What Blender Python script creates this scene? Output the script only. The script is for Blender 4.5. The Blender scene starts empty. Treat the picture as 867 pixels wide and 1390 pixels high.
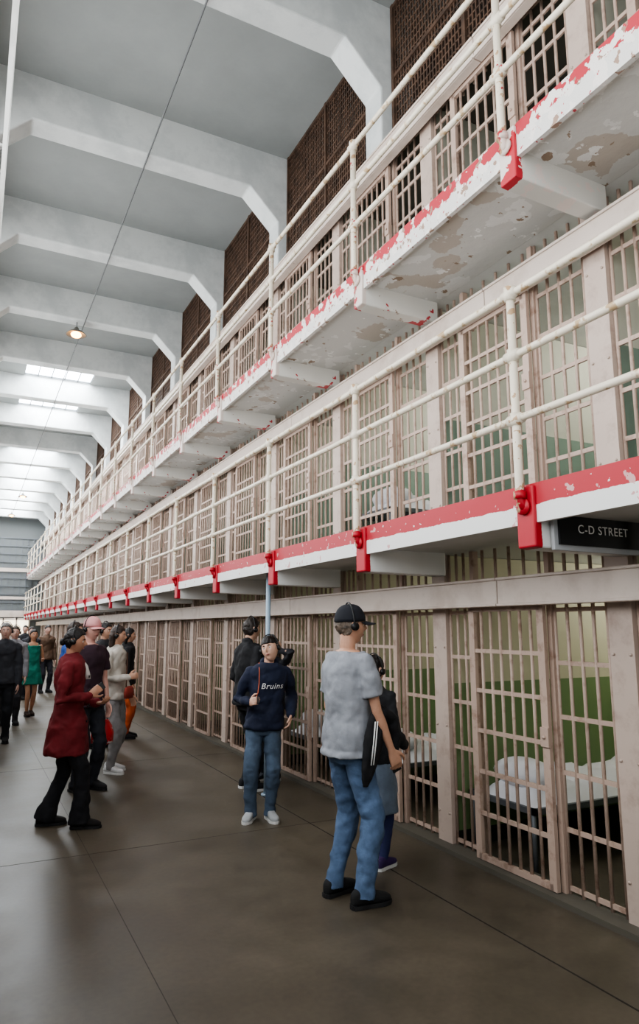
import bpy, math, random
from mathutils import Vector, Matrix
random.seed(4)
COL=bpy.context.scene.collection
V=Vector
def lin(c):
    r=[]
    for x in c[:3]:
        x=x/255.0
        r.append(x/12.92 if x<=.04045 else ((x+.055)/1.055)**2.4)
    return (r[0],r[1],r[2],1)
# ---------------------------------------------------------------- materials
def M(name,col,rough=.6,metal=0,col2=None,scale=8,lo=.45,hi=.6,bump=0,bscale=40,emis=0,detail=6):
    m=bpy.data.materials.new(name); m.use_nodes=True
    nt=m.node_tree; N=nt.nodes; L=nt.links; b=N['Principled BSDF']
    b.inputs['Base Color'].default_value=lin(col); b.inputs['Roughness'].default_value=rough
    b.inputs['Metallic'].default_value=metal
    tc=N.new('ShaderNodeTexCoord')
    if col2 is not None:
        n=N.new('ShaderNodeTexNoise'); n.inputs['Scale'].default_value=scale; n.inputs['Detail'].default_value=detail
        n.inputs['Roughness'].default_value=.65
        L.new(tc.outputs['Object'],n.inputs['Vector'])
        r=N.new('ShaderNodeValToRGB'); r.color_ramp.elements[0].position=lo; r.color_ramp.elements[1].position=hi
        r.color_ramp.elements[0].color=lin(col); r.color_ramp.elements[1].color=lin(col2)
        L.new(n.outputs['Fac'],r.inputs['Fac']); L.new(r.outputs['Color'],b.inputs['Base Color'])
    if bump:
        n2=N.new('ShaderNodeTexNoise'); n2.inputs['Scale'].default_value=bscale; n2.inputs['Detail'].default_value=4
        L.new(tc.outputs['Object'],n2.inputs['Vector'])
        bp=N.new('ShaderNodeBump'); bp.inputs['Strength'].default_value=bump; bp.inputs['Distance'].default_value=.01
        L.new(n2.outputs['Fac'],bp.inputs['Height']); L.new(bp.outputs['Normal'],b.inputs['Normal'])
    if emis:
        b.inputs['Emission Color'].default_value=lin(col); b.inputs['Emission Strength'].default_value=emis
    return m
def banded(name,stops,noise=.01,nscale=6,rough=.6,patch=None,axis='Z'):
    """stops: [(z,colour above z)...] ascending, first is the lowest band"""
    m=bpy.data.materials.new(name); m.use_nodes=True
    nt=m.node_tree; N=nt.nodes; L=nt.links; b=N['Principled BSDF']; b.inputs['Roughness'].default_value=rough
    tc=N.new('ShaderNodeTexCoord'); sp=N.new('ShaderNodeSeparateXYZ'); L.new(tc.outputs['Object'],sp.inputs[0])
    n=N.new('ShaderNodeTexNoise'); n.inputs['Scale'].default_value=nscale; n.inputs['Detail'].default_value=8; n.inputs['Roughness'].default_value=.7
    L.new(tc.outputs['Object'],n.inputs['Vector'])
    ma=N.new('ShaderNodeMath'); ma.operation='MULTIPLY_ADD'; L.new(n.outputs['Fac'],ma.inputs[0]); ma.inputs[1].default_value=noise*2; ma.inputs[2].default_value=-noise
    ad=N.new('ShaderNodeMath'); L.new(sp.outputs[axis],ad.inputs[0]); L.new(ma.outputs[0],ad.inputs[1])
    cur=None
    for z,c in stops:
        if cur is None:
            rg=N.new('ShaderNodeRGB'); rg.outputs[0].default_value=lin(c); cur=rg.outputs[0]; continue
        g=N.new('ShaderNodeMath'); g.operation='GREATER_THAN'; L.new(ad.outputs[0],g.inputs[0]); g.inputs[1].default_value=z
        mx=N.new('ShaderNodeMix'); mx.data_type='RGBA'; L.new(g.outputs[0],mx.inputs[0]); L.new(cur,mx.inputs[6]); mx.inputs[7].default_value=lin(c); cur=mx.outputs[2]
    for pc,ps,th in (patch or []):
        n3=N.new('ShaderNodeTexNoise'); n3.inputs['Scale'].default_value=ps; n3.inputs['Detail'].default_value=8; L.new(tc.outputs['Object'],n3.inputs['Vector'])
        g=N.new('ShaderNodeMath'); g.operation='GREATER_THAN'; L.new(n3.outputs['Fac'],g.inputs[0]); g.inputs[1].default_value=th
        mx=N.new('ShaderNodeMix'); mx.data_type='RGBA'; L.new(g.outputs[0],mx.inputs[0]); L.new(cur,mx.inputs[6]); mx.inputs[7].default_value=lin(pc); cur=mx.outputs[2]
    L.new(cur,b.inputs['Base Color'])
    return m
RED=(172,26,42)
m_wht=M('white_paint',(214,213,208),.55,col2=(196,196,192),scale=2,bump=.05)
m_beam=M('beam_white',(206,208,206),.6,col2=(188,191,190),scale=1.5)
m_ceil=M('ceiling_paint',(152,155,153),.7,col2=(140,143,141),scale=.8,lo=.4,hi=.7,bump=.08,bscale=8)
def soffit_mat():
    m=banded('peeling_soffit',[(-9,(198,197,193))],.01,3,.6,patch=[((180,171,161),2.2,.58),((212,211,208),3.5,.60),((140,120,102),7.0,.67),((224,223,220),9.0,.66),((150,132,116),15,.70)])
    nt=m.node_tree;N=nt.nodes;L=nt.links
    tc=N.new('ShaderNodeTexCoord'); n=N.new('ShaderNodeTexNoise'); n.inputs['Scale'].default_value=7; n.inputs['Detail'].default_value=8; L.new(tc.outputs['Object'],n.inputs['Vector'])
    bp=N.new('ShaderNodeBump'); bp.inputs['Strength'].default_value=.35; bp.inputs['Distance'].default_value=.03
    L.new(n.outputs['Fac'],bp.inputs['Height']); L.new(bp.outputs['Normal'],N['Principled BSDF'].inputs['Normal']); return m
m_soff=soffit_mat()
m_soff2=M('soffit_smooth',(204,204,201),.6,col2=(190,190,186),scale=2,lo=.5,hi=.7)
m_bar=M('bar_paint',(180,157,143),.5,col2=(146,120,105),scale=10,lo=.52,hi=.7)
m_plate=M('plate_paint',(188,170,158),.5,col2=(164,144,132),scale=5,lo=.5,hi=.7)
m_house=M('housing_paint',(208,194,183),.5,col2=(190,174,162),scale=3,lo=.5,hi=.7)
m_rail=M('rail_paint',(218,208,190),.45,col2=(178,152,118),scale=11,lo=.56,hi=.61)
m_post=banded('post_paint',[(-9,RED),(-.02,(218,208,190))],.02,12,.45,patch=[((178,148,116),16,.60)])
m_post3=banded('post_paint_pale',[(-9,(204,186,176)),(-.02,(218,208,190))],.02,12,.45,patch=[((170,56,62),9,.60),((178,146,114),16,.60)])
m_fasc2=banded('fascia_red',[(-9,(218,217,214)),(-.10,RED)],.02,7,.5,patch=[((196,150,148),9,.65),((220,216,212),24,.68)])
m_fasc3=banded('fascia_peeled',[(-9,(206,203,198)),(-.075,(172,44,56))],.08,15,.55,patch=[((218,212,206),9,.54),((150,124,108),13,.62),((176,60,68),22,.66)])
m_brk2=banded('bracket_red',[(-9,RED),(.03,(214,213,210))],.015,8,.5,axis='X')
m_brk3=banded('bracket_pale',[(-9,(202,190,182)),(.02,(204,202,196))],.02,6,.5,axis='X',patch=[((172,60,66),6,.60),((146,128,112),9,.64)])
m_brk0=banded('bracket_peeled_red',[(-9,(176,40,52)),(.03,(204,202,196))],.03,9,.5,axis='X',patch=[((212,200,194),8,.54)])
GB=[(-9,(34,40,34)),(.12,(116,138,94)),(1.22,(196,192,166))]
m_cell=banded('cell_wall',GB,.004,3,.6)
m_cell2=banded('cell_wall_teal',[(-9,(52,66,60)),(.12,(130,150,136)),(1.0,(204,203,188))],.004,3,.6)
m_cfloor=M('cell_floor',(90,86,77),.6)
m_mesh=M('rusty_mesh',(94,72,58),.7,.2,col2=(70,54,44),scale=7)
m_dark=M('dark_space_backing',(46,39,34),.9,col2=(34,30,27),scale=3)
m_left=M('left_wall_paint',(195,195,190),.7)
m_end=M('end_wall_paint',(112,116,116),.8)
m_steel=M('grey_steel',(110,114,118),.5,.3)
m_glow=M('skylight_glass',(240,247,255),.3,emis=16)
m_winglow=M('window_glass',(235,242,250),.3,emis=1.3)
m_bulb=M('bulb_glow',(255,180,95),.3,emis=22)
m_black=M('black_plastic',(18,18,20),.45)
m_signb=M('sign_black',(20,21,25),.5)
m_signg=M('sign_frame_grey',(168,170,172),.5)
m_white=M('lettering_white',(240,240,238),.5)
m_matt=M('mattress_white',(232,232,236),.8,bump=.3,bscale=12)
m_porc=M('porcelain',(225,225,220),.2)
m_pipeb=M('pale_blue_pipe',(150,170,186),.5)
def floor_mat():
    m=bpy.data.materials.new('polished_concrete'); m.use_nodes=True
    nt=m.node_tree; N=nt.nodes; L=nt.links; b=N['Principled BSDF']
    tc=N.new('ShaderNodeTexCoord')
    n=N.new('ShaderNodeTexNoise'); n.inputs['Scale'].default_value=.9; n.inputs['Detail'].default_value=9; n.inputs['Roughness'].default_value=.7
    L.new(tc.outputs['Object'],n.inputs['Vector'])
    r=N.new('ShaderNodeValToRGB'); e=r.color_ramp.elements
    e[0].position=.33; e[0].color=lin((76,69,58)); e[1].position=.70; e[1].color=lin((108,98,83))
    L.new(n.outputs['Fac'],r.inputs['Fac'])
    n2=N.new('ShaderNodeTexNoise'); n2.inputs['Scale'].default_value=30; n2.inputs['Detail'].default_value=5; L.new(tc.outputs['Object'],n2.inputs['Vector'])
    mx=N.new('ShaderNodeMix'); mx.data_type='RGBA'; mx.blend_type='MULTIPLY'; mx.inputs[0].default_value=.35
    L.new(r.outputs['Color'],mx.inputs[6]); L.new(n2.outputs['Fac'],mx.inputs[7])
    L.new(mx.outputs[2],b.inputs['Base Color'])
    rr=N.new('ShaderNodeMapRange'); rr.inputs[1].default_value=.3; rr.inputs[2].default_value=.7; rr.inputs[3].default_value=.34; rr.inputs[4].default_value=.54
    L.new(n.outputs['Fac'],rr.inputs[0]); L.new(rr.outputs[0],b.inputs['Roughness'])
    return m
m_floor=floor_mat(); m_joint=M('joint_filler',(34,30,26),.8); m_joint2=M('joint_filler_faint',(58,52,44),.6)
# ---------------------------------------------------------------- mesh builder
class MB:
    def __init__(s): s.v=[];s.f=[];s.m=[];s.s=[]
    def add(s,vs,fs,mi=0,sm=False):
        o=len(s.v); s.v+=[tuple(v) for v in vs]; s.f+=[tuple(i+o for i in f) for f in fs]
        s.m+=[mi]*len(fs); s.s+=[sm]*len(fs)
    def box(s,x0,x1,y0,y1,z0,z1,mi=0):
        s.add([(x0,y0,z0),(x1,y0,z0),(x1,y1,z0),(x0,y1,z0),(x0,y0,z1),(x1,y0,z1),(x1,y1,z1),(x0,y1,z1)],
              [(0,3,2,1),(4,5,6,7),(0,1,5,4),(1,2,6,5),(2,3,7,6),(3,0,4,7)],mi)
    def loft(s,rings,mi=0,sm=True,cap=True):
        n=len(rings[0]); vs=[p for r in rings for p in r]; fs=[]
        for i in range(len(rings)-1):
            for j in range(n):
                k=(j+1)%n
                fs.append((i*n+j,i*n+k,(i+1)*n+k,(i+1)*n+j))
        if cap:
            fs.append(tuple(reversed(range(n)))); fs.append(tuple((len(rings)-1)*n+j for j in range(n)))
        s.add(vs,fs,mi,sm)
    def pipe(s,pts,r,n=10,mi=0,round_ends=False):
        pts=[V(p) for p in pts]
        if not hasattr(r,'__len__'): r=[r]*len(pts)
        rings=[]; ref=None
        for i,p in enumerate(pts):
            if i==0: d=pts[1]-pts[0]
            elif i==len(pts)-1: d=pts[-1]-pts[-2]
            else: d=(pts[i]-pts[i-1]).normalized()+(pts[i+1]-pts[i]).normalized()
            d.normalize()
            if ref is None:
                ref=V((0,0,1)) if abs(d.z)<.9 else V((0,1,0))
            a=(ref-d*ref.dot(d)).normalized(); b=d.cross(a); ref=a
            if round_ends and i==0:
                for t in (.15,.6,.9): rings.append([p-d*r[0]*math.sqrt(1-t*t)+(a*math.cos(2*math.pi*j/n)+b*math.sin(2*math.pi*j/n))*r[0]*t for j in range(n)])
            rings.append([p+(a*math.cos(2*math.pi*j/n)+b*math.sin(2*math.pi*j/n))*r[i] for j in range(n)])
            if round_ends and i==len(pts)-1:
                for t in (.9,.6,.15): rings.append([p+d*r[-1]*math.sqrt(1-t*t)+(a*math.cos(2*math.pi*j/n)+b*math.sin(2*math.pi*j/n))*r[-1]*t for j in range(n)])
        s.loft(rings,mi)
    def ball(s,c,r,mi=0,n=12,m=8,M3=None):
        if not hasattr(r,'__len__'): r=(r,r,r)
        c=V(c); rings=[]
        for i in range(m+1):
            t=math.pi*(i+.0)/m; t=min(max(t,.05),math.pi-.05)
            ring=[]
            for j in range(n):
                a=2*math.pi*j/n
                p=V((math.sin(t)*math.cos(a)*r[0],math.sin(t)*math.sin(a)*r[1],-math.cos(t)*r[2]))
                if M3 is not None: p=M3@p
                ring.append(c+p)
            rings.append(ring)
        s.loft(rings,mi)
    def mesh(s,name,mats):
        me=bpy.data.meshes.new(name); me.from_pydata(s.v,[],s.f)
        for m in mats: me.materials.append(m)
        me.polygons.foreach_set('material_index',s.m); me.polygons.foreach_set('use_smooth',s.s)
        me.update(); return me
    def obj(s,name,mats,loc=(0,0,0),**kw):
        return O(name,s.mesh(name,mats),loc,**kw)
def O(name,data,loc=(0,0,0),parent=None,label=None,cat=None,group=None,kind=None,rot=None):
    o=bpy.data.objects.new(name,data); COL.objects.link(o); o.location=loc
    if rot: o.rotation_euler=rot
    if parent: o.parent=parent
    if label: o['label']=label
    if cat: o['category']=cat
    if group: o['group']=group
    if kind: o['kind']=kind
    return o
def bev(o,w=.01,seg=2):
    m=o.modifiers.new('b','BEVEL'); m.width=w; m.segments=seg; m.limit_method='ANGLE'; return o
# ---------------------------------------------------------------- layout constants
EYE=1.65; DC=3.42; DG=2.62; Z2=2.40; Z3=4.54; CP=1.745; PY=2.71; CY=2.82
YE=41.0; Y0=-5.0; CEIL=8.2; BX=6.2; LW=-.3
BY=[5.45+2.68*k for k in range(-3,14)]
# ---------------------------------------------------------------- shell
mb=MB(); mb.box(LW-.2,BX,Y0,YE+2,-.2,0)
O('floor',mb.mesh('floor',[m_floor]),kind='structure',label='brown polished concrete corridor floor',cat='floor')
mb=MB()
mb.box(2.735,2.745,Y0,YE,.0,.0012); mb.box(.915,.919,Y0,YE,.0,.0012,1)
for i in range(-1,12):
    y=5.6+3.5*i; mb.box(LW,DC-.12,y-.003,y+.003,.0,.0012,1)
O('trim_1',mb.mesh('trim_1',[m_joint,m_joint2]),kind='structure',label='thin dark expansion joints cut in the concrete floor',cat='floor joint')
SX0,SX1=.80,2.45
mb=MB(); sky=[]
for i in range(len(BY)-1):
    a,b=BY[i],BY[i+1]; k=i-3
    if k>=4 and k not in (6,):
        sky.append((a+.17,b-.17))
        mb.box(LW,SX0,a,b,CEIL,CEIL+.15); mb.box(SX1,DC+.8,a,b,CEIL,CEIL+.15)
        mb.box(SX0,SX1,a,a+.17,CEIL,CEIL+.15); mb.box(SX0,SX1,b-.17,b,CEIL,CEIL+.15)
    else: mb.box(LW,DC+.8,a,b,CEIL,CEIL+.15)
mb.box(LW,DC+.8,Y0,BY[0],CEIL,CEIL+.15); mb.box(LW,DC+.8,BY[-1],YE+.3,CEIL,CEIL+.15)
O('ceiling',mb.mesh('ceiling',[m_ceil]),kind='structure',label='pale grey painted concrete ceiling',cat='ceiling')
for i,(a,b) in enumerate(sky):
    mb=MB()
    for j in range(0,6):
        x=SX0+(SX1-SX0)*j/5; mb.box(x-.012,x+.012,a,b,CEIL+.02,CEIL+.06,1)
    for j in range(0,4):
        y=a+(b-a)*j/3; mb.box(SX0,SX1,y-.012,y+.012,CEIL+.03,CEIL+.05,1)
    mb.box(SX0,SX1,a,b,CEIL+.07,CEIL+.1,2)
    O('window_%d'%(i+1),mb.mesh('skylight',[m_wht,m_steel,m_glow]),kind='structure',label='bright rectangular skylight with wired glazing bars',cat='skylight')
    ld=bpy.data.lights.new('skylight_lamp','AREA'); ld.shape='RECTANGLE'; ld.size=SX1-SX0-.1; ld.size_y=b-a-.1; ld.energy=150; ld.color=(.92,.97,1)
    O('skylight_lamp',ld,((SX0+SX1)/2,(a+b)/2,CEIL-.02))
wz0,wz1=2.3,7.5  # windows and their lamps carried down low to light beneath the walkway
mb=MB(); mb.box(LW-.2,LW,Y0,YE,0,wz0); mb.box(LW-.2,LW,Y0,YE,wz1,CEIL+.15)
for y in BY: mb.box(LW-.2,LW,y-.35,y+.35,wz0,wz1)
mb.box(LW-.2,LW,Y0,BY[0]-.3,wz0,wz1); mb.box(LW-.2,LW,BY[-1]+.3,YE,wz0,wz1)
O('wall_left',mb.mesh('wall_left',[m_left]),kind='structure',label='white painted wall with high barred windows',cat='wall')
for i in range(len(BY)-1):
    a,b=BY[i]+.35,BY[i+1]-.35
    mb=MB(); mb.box(LW-.16,LW-.14,a,b,wz0,wz1,1)
    for j in range(0,9):
        y=a+(b-a)*j/8; mb.box(LW-.08,LW-.04,y-.015,y+.015,wz0,wz1)
    for j in range(0,19):
        z=wz0+(wz1-wz0)*j/18; mb.box(LW-.07,LW-.05,a,b,z-.012,z+.012)
    if i>=2:   # projecting guard lattice high on the window
        gx=LW+.27
        for j in range(0,10):
            y=a-.1+(b-a+.2)*j/9; mb.box(gx-.012,gx+.012,y-.012,y+.012,4.7,7.1)
        for j in range(0,9):
            z=4.7+.3*j; mb.box(gx-.012,gx+.012,a-.1,b+.1,z-.012,z+.012)
        for z in (4.7,7.1):
            for y in (a-.1,b+.1): mb.box(LW-.01,gx,y-.012,y+.012,z-.012,z+.012)
    O('window_%d'%(i+20),mb.mesh('high_window',[m_wht,m_winglow]),kind='structure',label='tall barred daylight window in the side wall',cat='window')
    ld=bpy.data.lights.new('window_lamp','AREA'); ld.shape='RECTANGLE'; ld.size=b-a-.1; ld.size_y=4.9
    ld.energy=(118 if i<6 else (88 if i<9 else 48)); ld.color=(.955,.98,1)
    o=O('window_lamp',ld,(LW+.02,(a+b)/2,(wz0+wz1)/2)); o.rotation_euler=(math.pi/2,0,-math.pi/2)
mb=MB(); mb.box(LW-.2,DC+.8,YE,YE+.2,0,CEIL+.15)
O('wall_end',mb.mesh('wall_end',[m_end]),kind='structure',label='grey end wall of the cell house',cat='wall')
mb=MB()
for j in range(12):
    x=LW+.2+.3*j; mb.box(x-.02,x+.02,YE-.06,YE-.02,2.6,6.6)
for j in range(10):
    z=2.6+.44*j; mb.box(LW+.2,3.5,YE-.07,YE-.03,z-.03,z+.03)
for z0,z1 in ((2.25,2.6),(3.2,3.35),(4.7,4.9)): mb.box(LW+.02,3.4,YE-.1,YE-.02,z0,z1,1)
O('window_60',mb.mesh('end_screen',[m_steel,m_house]),kind='structure',label='grey steel screen across the end of the corridor',cat='window')
mb=MB(); mb.box(1.0,2.9,YE-.04,YE-.01,.0,2.1,1)  # glowing pane added to brighten the far end
for x in (.95,1.62,2.28,2.92): mb.box(x-.04,x+.04,YE-.08,YE-.02,0,2.2)
mb.box(.95,2.95,YE-.08,YE-.02,2.1,2.2); mb.box(.95,2.95,YE-.08,YE-.02,1.0,1.06)
O('door_1',mb.mesh('end_door',[m_house,M('door_glow',(255,240,215),.3,emis=2.2)]),kind='structure',label='glowing doorway added to brighten the end of the corridor',cat='door')
BW=.16
def beam_mesh():
    mb=MB(); zs=7.62; hz=.42
    prof=[(LW,CEIL+.05),(LW,zs-hz),(LW+.1,zs-hz),(LW+.1+.42,zs),(DC-.45,zs),(DC-.03,zs-hz),(DC-.03,6.46),(DC+.4,6.46),(DC+.4,CEIL+.05)]
    n=len(prof)
    vs=[(x,-BW,z) for x,z in prof]+[(x,BW,z) for x,z in prof]
    fs=[tuple(range(n)),tuple(reversed(range(n,2*n)))]
    for i in range(n):
        j=(i+1)%n; fs.append((i,i+n,j+n,j))
    mb.add(vs,fs); return mb.mesh('ceiling_beam',[m_beam])
bm_=beam_mesh()
for y in BY:
    bev(O('ceiling_beam',bm_,(0,y,0),label='white concrete ceiling beam with angled haunches and column',cat='beam',group='ceiling beams'),.02)
def panel_mesh(w,z0,z1,th):
    mb=MB()
    n=int(w/.048)
    for i in range(n+1):
        y=-w/2+w*i/n; mb.box(-th,th,y-th,y+th,z0,z1)
    n=int((z1-z0)/.085)
    for i in range(n+1):
        z=z0+(z1-z0)*i/n; mb.box(-th*.8,th*.8,-w/2,w/2,z-th,z+th)
    for y in (-w/2+.02,0,w/2-.02): mb.box(-.03,.02,y-.02,y+.02,z0,z1)
    for f in (.012,.5,.985): 
        z=z0+(z1-z0)*f; mb.box(-.025,.02,-w/2,w/2,z-.02,z+.02)
    return mb.mesh('security_mesh',[m_mesh])
pw=2.68-2*BW-.04
pm=panel_mesh(pw,6.46,CEIL,.0075)
for i in range(2,len(BY)-1):
    O('security_mesh_panel',pm,(DC+.12,(BY[i]+BY[i+1])/2,0),label='rusty brown steel mesh panel above the top cells',cat='mesh screen',group='brown mesh panels over the top tier')
mb=MB(); mb.box(DC+.75,DC+.8,Y0,YE,6.46,CEIL)  # dark-coloured sheet stands in for the shaded space behind the mesh
O('attic_dark_sheet',mb.mesh('attic_dark_sheet',[m_dark]),kind='structure',label='dark sheet for the shaded space behind the brown mesh',cat='wall')
mb=MB(); mb.box(DC-.02,BX,Y0,YE,6.38,6.45)
O('floor_attic',mb.mesh('floor_attic',[m_cfloor]),kind='structure',label='top slab over the third tier cells',cat='slab')
for nm,z0,z1,mt in (('wall_back',0,Z2,m_cell),('wall_back.001',Z2,Z3,m_cell2),('wall_back.002',Z3,6.4,m_cell2)):
    mb=MB(); mb.box(BX,BX+.1,Y0,YE,0,z1-z0)
    O(nm,mb.mesh('wall_back',[mt]),(0,0,z0),kind='structure',label='cell back wall painted green below and cream above',cat='wall')
for z in (Z2,Z3):
    mb=MB(); mb.box(DC-.068,BX,Y0,YE,z-.16,z)
    O('floor_tier',mb.mesh('floor_tier',[m_soff2]),kind='structure',label='concrete floor slab between cell tiers',cat='slab')
NC=22
tiers=[(0,1.80,2.235,.20),(Z2,1.61,Z3-.165-Z2,.165),(Z3,1.62,6.375-Z3,.21)]
for ti,(z,hb,ht,bh) in enumerate(tiers):
    mb=MB(); mb.box(.05,BX-DC,-.075,.075,0,ht); pmesh=mb.mesh('wall_partition',[m_cell if ti==0 else m_cell2])
    for k in range(-2,NC):
        O('wall_partition',pmesh,(DC,CY+CP*k,z),kind='structure',label='cell partition wall, green below and cream above',cat='wall')
# ---------------------------------------------------------------- cell fronts
def octbar(mb,x,y,z0,z1,r=.012,mi=0): mb.pipe([(x,y,z0),(x,y,z1)],r,7,mi)
D0,D1=.60,1.30
def grille_mesh(hb,ht):
    mb=MB()
    ys=[.12+.105*i for i in range(0,5)]+[1.375+.09*i for i in range(4)]
    for y in ys: octbar(mb,.02,y,.0,ht)
    for i in range(5): octbar(mb,.02,D0+.06+.145*i,hb,ht)
    n=6
    for i in range(n):
        z=.07+(hb-.1)*i/(n-1)
        mb.box(.012,.028,.09,D0-.03,z-.014,z+.014); mb.box(.012,.028,D1+.03,CP-.09,z-.014,z+.014)
    for z in (hb+.12,): mb.box(.012,.028,.09,CP-.09,z-.014,z+.014)
    mb.box(-.01,.04,D0-.055,D0-.015,0,ht); mb.box(-.01,.04,D1+.015,D1+.055,0,ht)
    return mb.mesh('fixed_grille',[m_bar])
def door_mesh(hb):
    mb=MB(); x0,x1=-.06,-.03; h=hb+.02
    mb.box(x0,x1,D0-.03,D0+.03,.04,h); mb.box(x0,x1,D1-.03,D1+.03,.04,h)
    mb.box(x0,x1,D0,D1,.04,.08); mb.box(x0,x1,D0,D1,h-.05,h)
    for i in range(6): octbar(mb,-.045,D0+.10+.10*i,.05,h-.02)
    for i in range(1,6):
        z=.07+(hb-.1)*i/6; mb.box(-.055,-.035,D0,D1,z-.014,z+.014)
    return mb.mesh('sliding_door',[m_bar])
def lock_mesh():
    mb=MB(); mb.box(-.072,-.058,D0-.035,D0+.035,.90,1.02); mb.pipe([(-.082,D0,.96),(-.07,D0,.96)],.011,10)
    return mb.mesh('lock_plate',[m_bar])
def cplate_mesh(ht):
    mb=MB(); mb.box(-.02,.04,-.085,.085,0,ht)
    for z in (.25,.9,1.5):
        for y in (-.06,.06): mb.pipe([(-.028,y,z),(-.018,y,z)],.009,6)
    return mb.mesh('wall_plate',[m_plate])
lockm=lock_mesh()
for ti,(z,hb,ht,bh) in enumerate(tiers):
    gm,dm,cm=grille_mesh(hb,ht),door_mesh(hb),cplate_mesh(ht)
    nm=('ground','middle','top')[ti]
    for k in range(-1,NC-1):
        r=O('jail_bars',None,(DC,CY+CP*k,z),label='beige barred cell front with sliding door on the %s tier'%nm,cat='cell bars',group='%s tier cell fronts'%nm)
        O('fixed_grille',gm,parent=r); O('wall_plate',cm,parent=r)
        d=O('sliding_door',dm,parent=r)
        if k<12: O('lock_plate',lockm,parent=d)
    mb=MB()
    L=CP*2; ystart=CY+.9-L*4
    for i in range(16):
        a=ystart+L*i+.004; b=min(a+L-.008,YE)
        if a>YE: break
        mb.box(-.15,-.07,a,b,hb,hb+bh); 
        mb.box(-.165,-.15,a,b,hb+bh-.02,hb+bh); mb.box(-.165,-.15,a,b,hb,hb+.02)
    bev(O('lock_mechanism_housing',mb.mesh('housing',[m_house]),(DC,0,z),label='long pale steel door mechanism housing above the %s cells'%nm,cat='housing'),.006)
mb=MB(); mb.box(DC-.12,DC+.1,Y0,YE,0,.035)
O('baseboard_cells',mb.mesh('curb',[m_cfloor]),kind='structure',label='low curb under the cell bars',cat='curb')
# ---------------------------------------------------------------- galleries
NP=22
for gi,(z,fm,sm,bmx,pmx) in enumerate(((Z2,m_fasc2,m_soff2,m_brk2,m_post),(Z3,m_fasc3,m_soff,m_brk3,m_post3))):
    nm=('lower','upper')[gi]
    g=O('gallery_walkway',None,(DG,0,z),label='%s cantilevered concrete walkway with red edge along the cells'%nm,cat='walkway')
    x1=DC-DG-.07
    mb=MB(); mb.box(.03,x1,Y0,YE-.2,-.16,0)
    O('slab',mb.mesh('slab',[sm]),parent=g)
    mb=MB(); mb.box(0,.03,Y0,YE-.2,-.20,.012)
    O('fascia',mb.mesh('fascia',[fm]),parent=g)
    mb=MB(); ya,yb=-.065,.065
    prof_=[(-.02,-.0),(-.02,-.33),(.05,-.335),(x1,-.34),(x1,-.0)]
    n=len(prof_)
    vs=[(x,ya,zz) for x,zz in prof_]+[(x,yb,zz) for x,zz in prof_]
    fs=[tuple(range(n)),tuple(reversed(range(n,2*n)))]+[(i,i+n,(i+1)%n+n,(i+1)%n) for i in range(n)]
    mb.add(vs,fs)
    bmesh_=mb.mesh('bracket',[bmx]); bm0=mb.mesh('bracket',[m_brk0])
    for k in range(-1,NP):
        y=PY+CP*k
        if y<YE-.4: bev(O('bracket',bm0 if gi==1 and k==0 else bmesh_,(0,y,0),parent=g),.01)
    r=O('gallery_railing',None,(DG-.05,0,z),label='%s pale pipe railing with flanged posts along the walkway'%nm,cat='railing')
    mb=MB(); mb.pipe([(0,0,1.13),(0,0,-.05),(.005,0,-.085),(.02,0,-.105),(.028,0,-.11)],.0235,12)
    mb.pipe([(0,0,1.10-.04),(0,0,1.14)],.034,12)
    for h in (.37,.735): mb.pipe([(0,0,h-.035),(0,0,h+.035)],.032,12)
    for h in (.37,.735,1.10): mb.pipe([(0,-.05,h),(0,.05,h)],.030,12)
    mb.pipe([(0,0,-.03),(0,0,-.07)],.034,12); mb.pipe([(.012,0,-.11),(.027,0,-.11)],.046,14)
    pme=mb.mesh('post',[pmx])
    for k in range(-1,NP):
        y=PY+CP*k
        if y<YE-.4: O('post',pme,(0,y,0),parent=r)
    for h in (.37,.735,1.10):
        mb=MB(); pts=[(0,Y0+(YE-.3-Y0)*i/60,h+random.uniform(-.004,.004)) for i in range(61)]
        mb.pipe(pts,.021,10); O('rail',mb.mesh('rail',[m_rail]),parent=r)
mb=MB(); mb.pipe([(0,0,0),(0,0,2.235)],.025,12); mb.pipe([(0,0,0),(0,0,.02)],.05,12)
mb.obj('support_pipe',[m_pipeb],(2.78,6.68,0),label='slim pale blue vertical pipe under the walkway',cat='pipe')
# ---------------------------------------------------------------- sign
sg=O('street_sign',None,(2.73,2.60,2.085),label='black street sign reading C-D STREET under the walkway',cat='sign')
mb=MB(); mb.box(-.03,.655,.012,.035,-.03,.20); o=mb.obj('frame',[m_signg],parent=sg); bev(o,.004)
mb=MB(); mb.box(0,.64,0,.012,0,.172); mb.obj('panel',[m_signb],parent=sg)
def textmesh(body,size,mat,name,ext=.001,shear=0):
    cu=bpy.data.curves.new(name,'FONT'); cu.body=body; cu.size=size; cu.extrude=ext; cu.align_x='CENTER'; cu.align_y='CENTER'; cu.space_character=1.12; cu.shear=shear
    cu.resolution_u=4
    t=bpy.data.objects.new('tmp',cu); COL.objects.link(t)
    dg=bpy.context.evaluated_depsgraph_get(); dg.update()
    me=bpy.data.meshes.new_from_object(t.evaluated_get(dg)); bpy.data.objects.remove(t)
    me.materials.clear(); me.materials.append(mat); me.name=name; return me
tm=textmesh('C-D STREET',.066,m_white,'sign_lettering')
O('lettering',tm,(.325,-.002,.086),parent=sg,rot=(math.pi/2,0,0))
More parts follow.
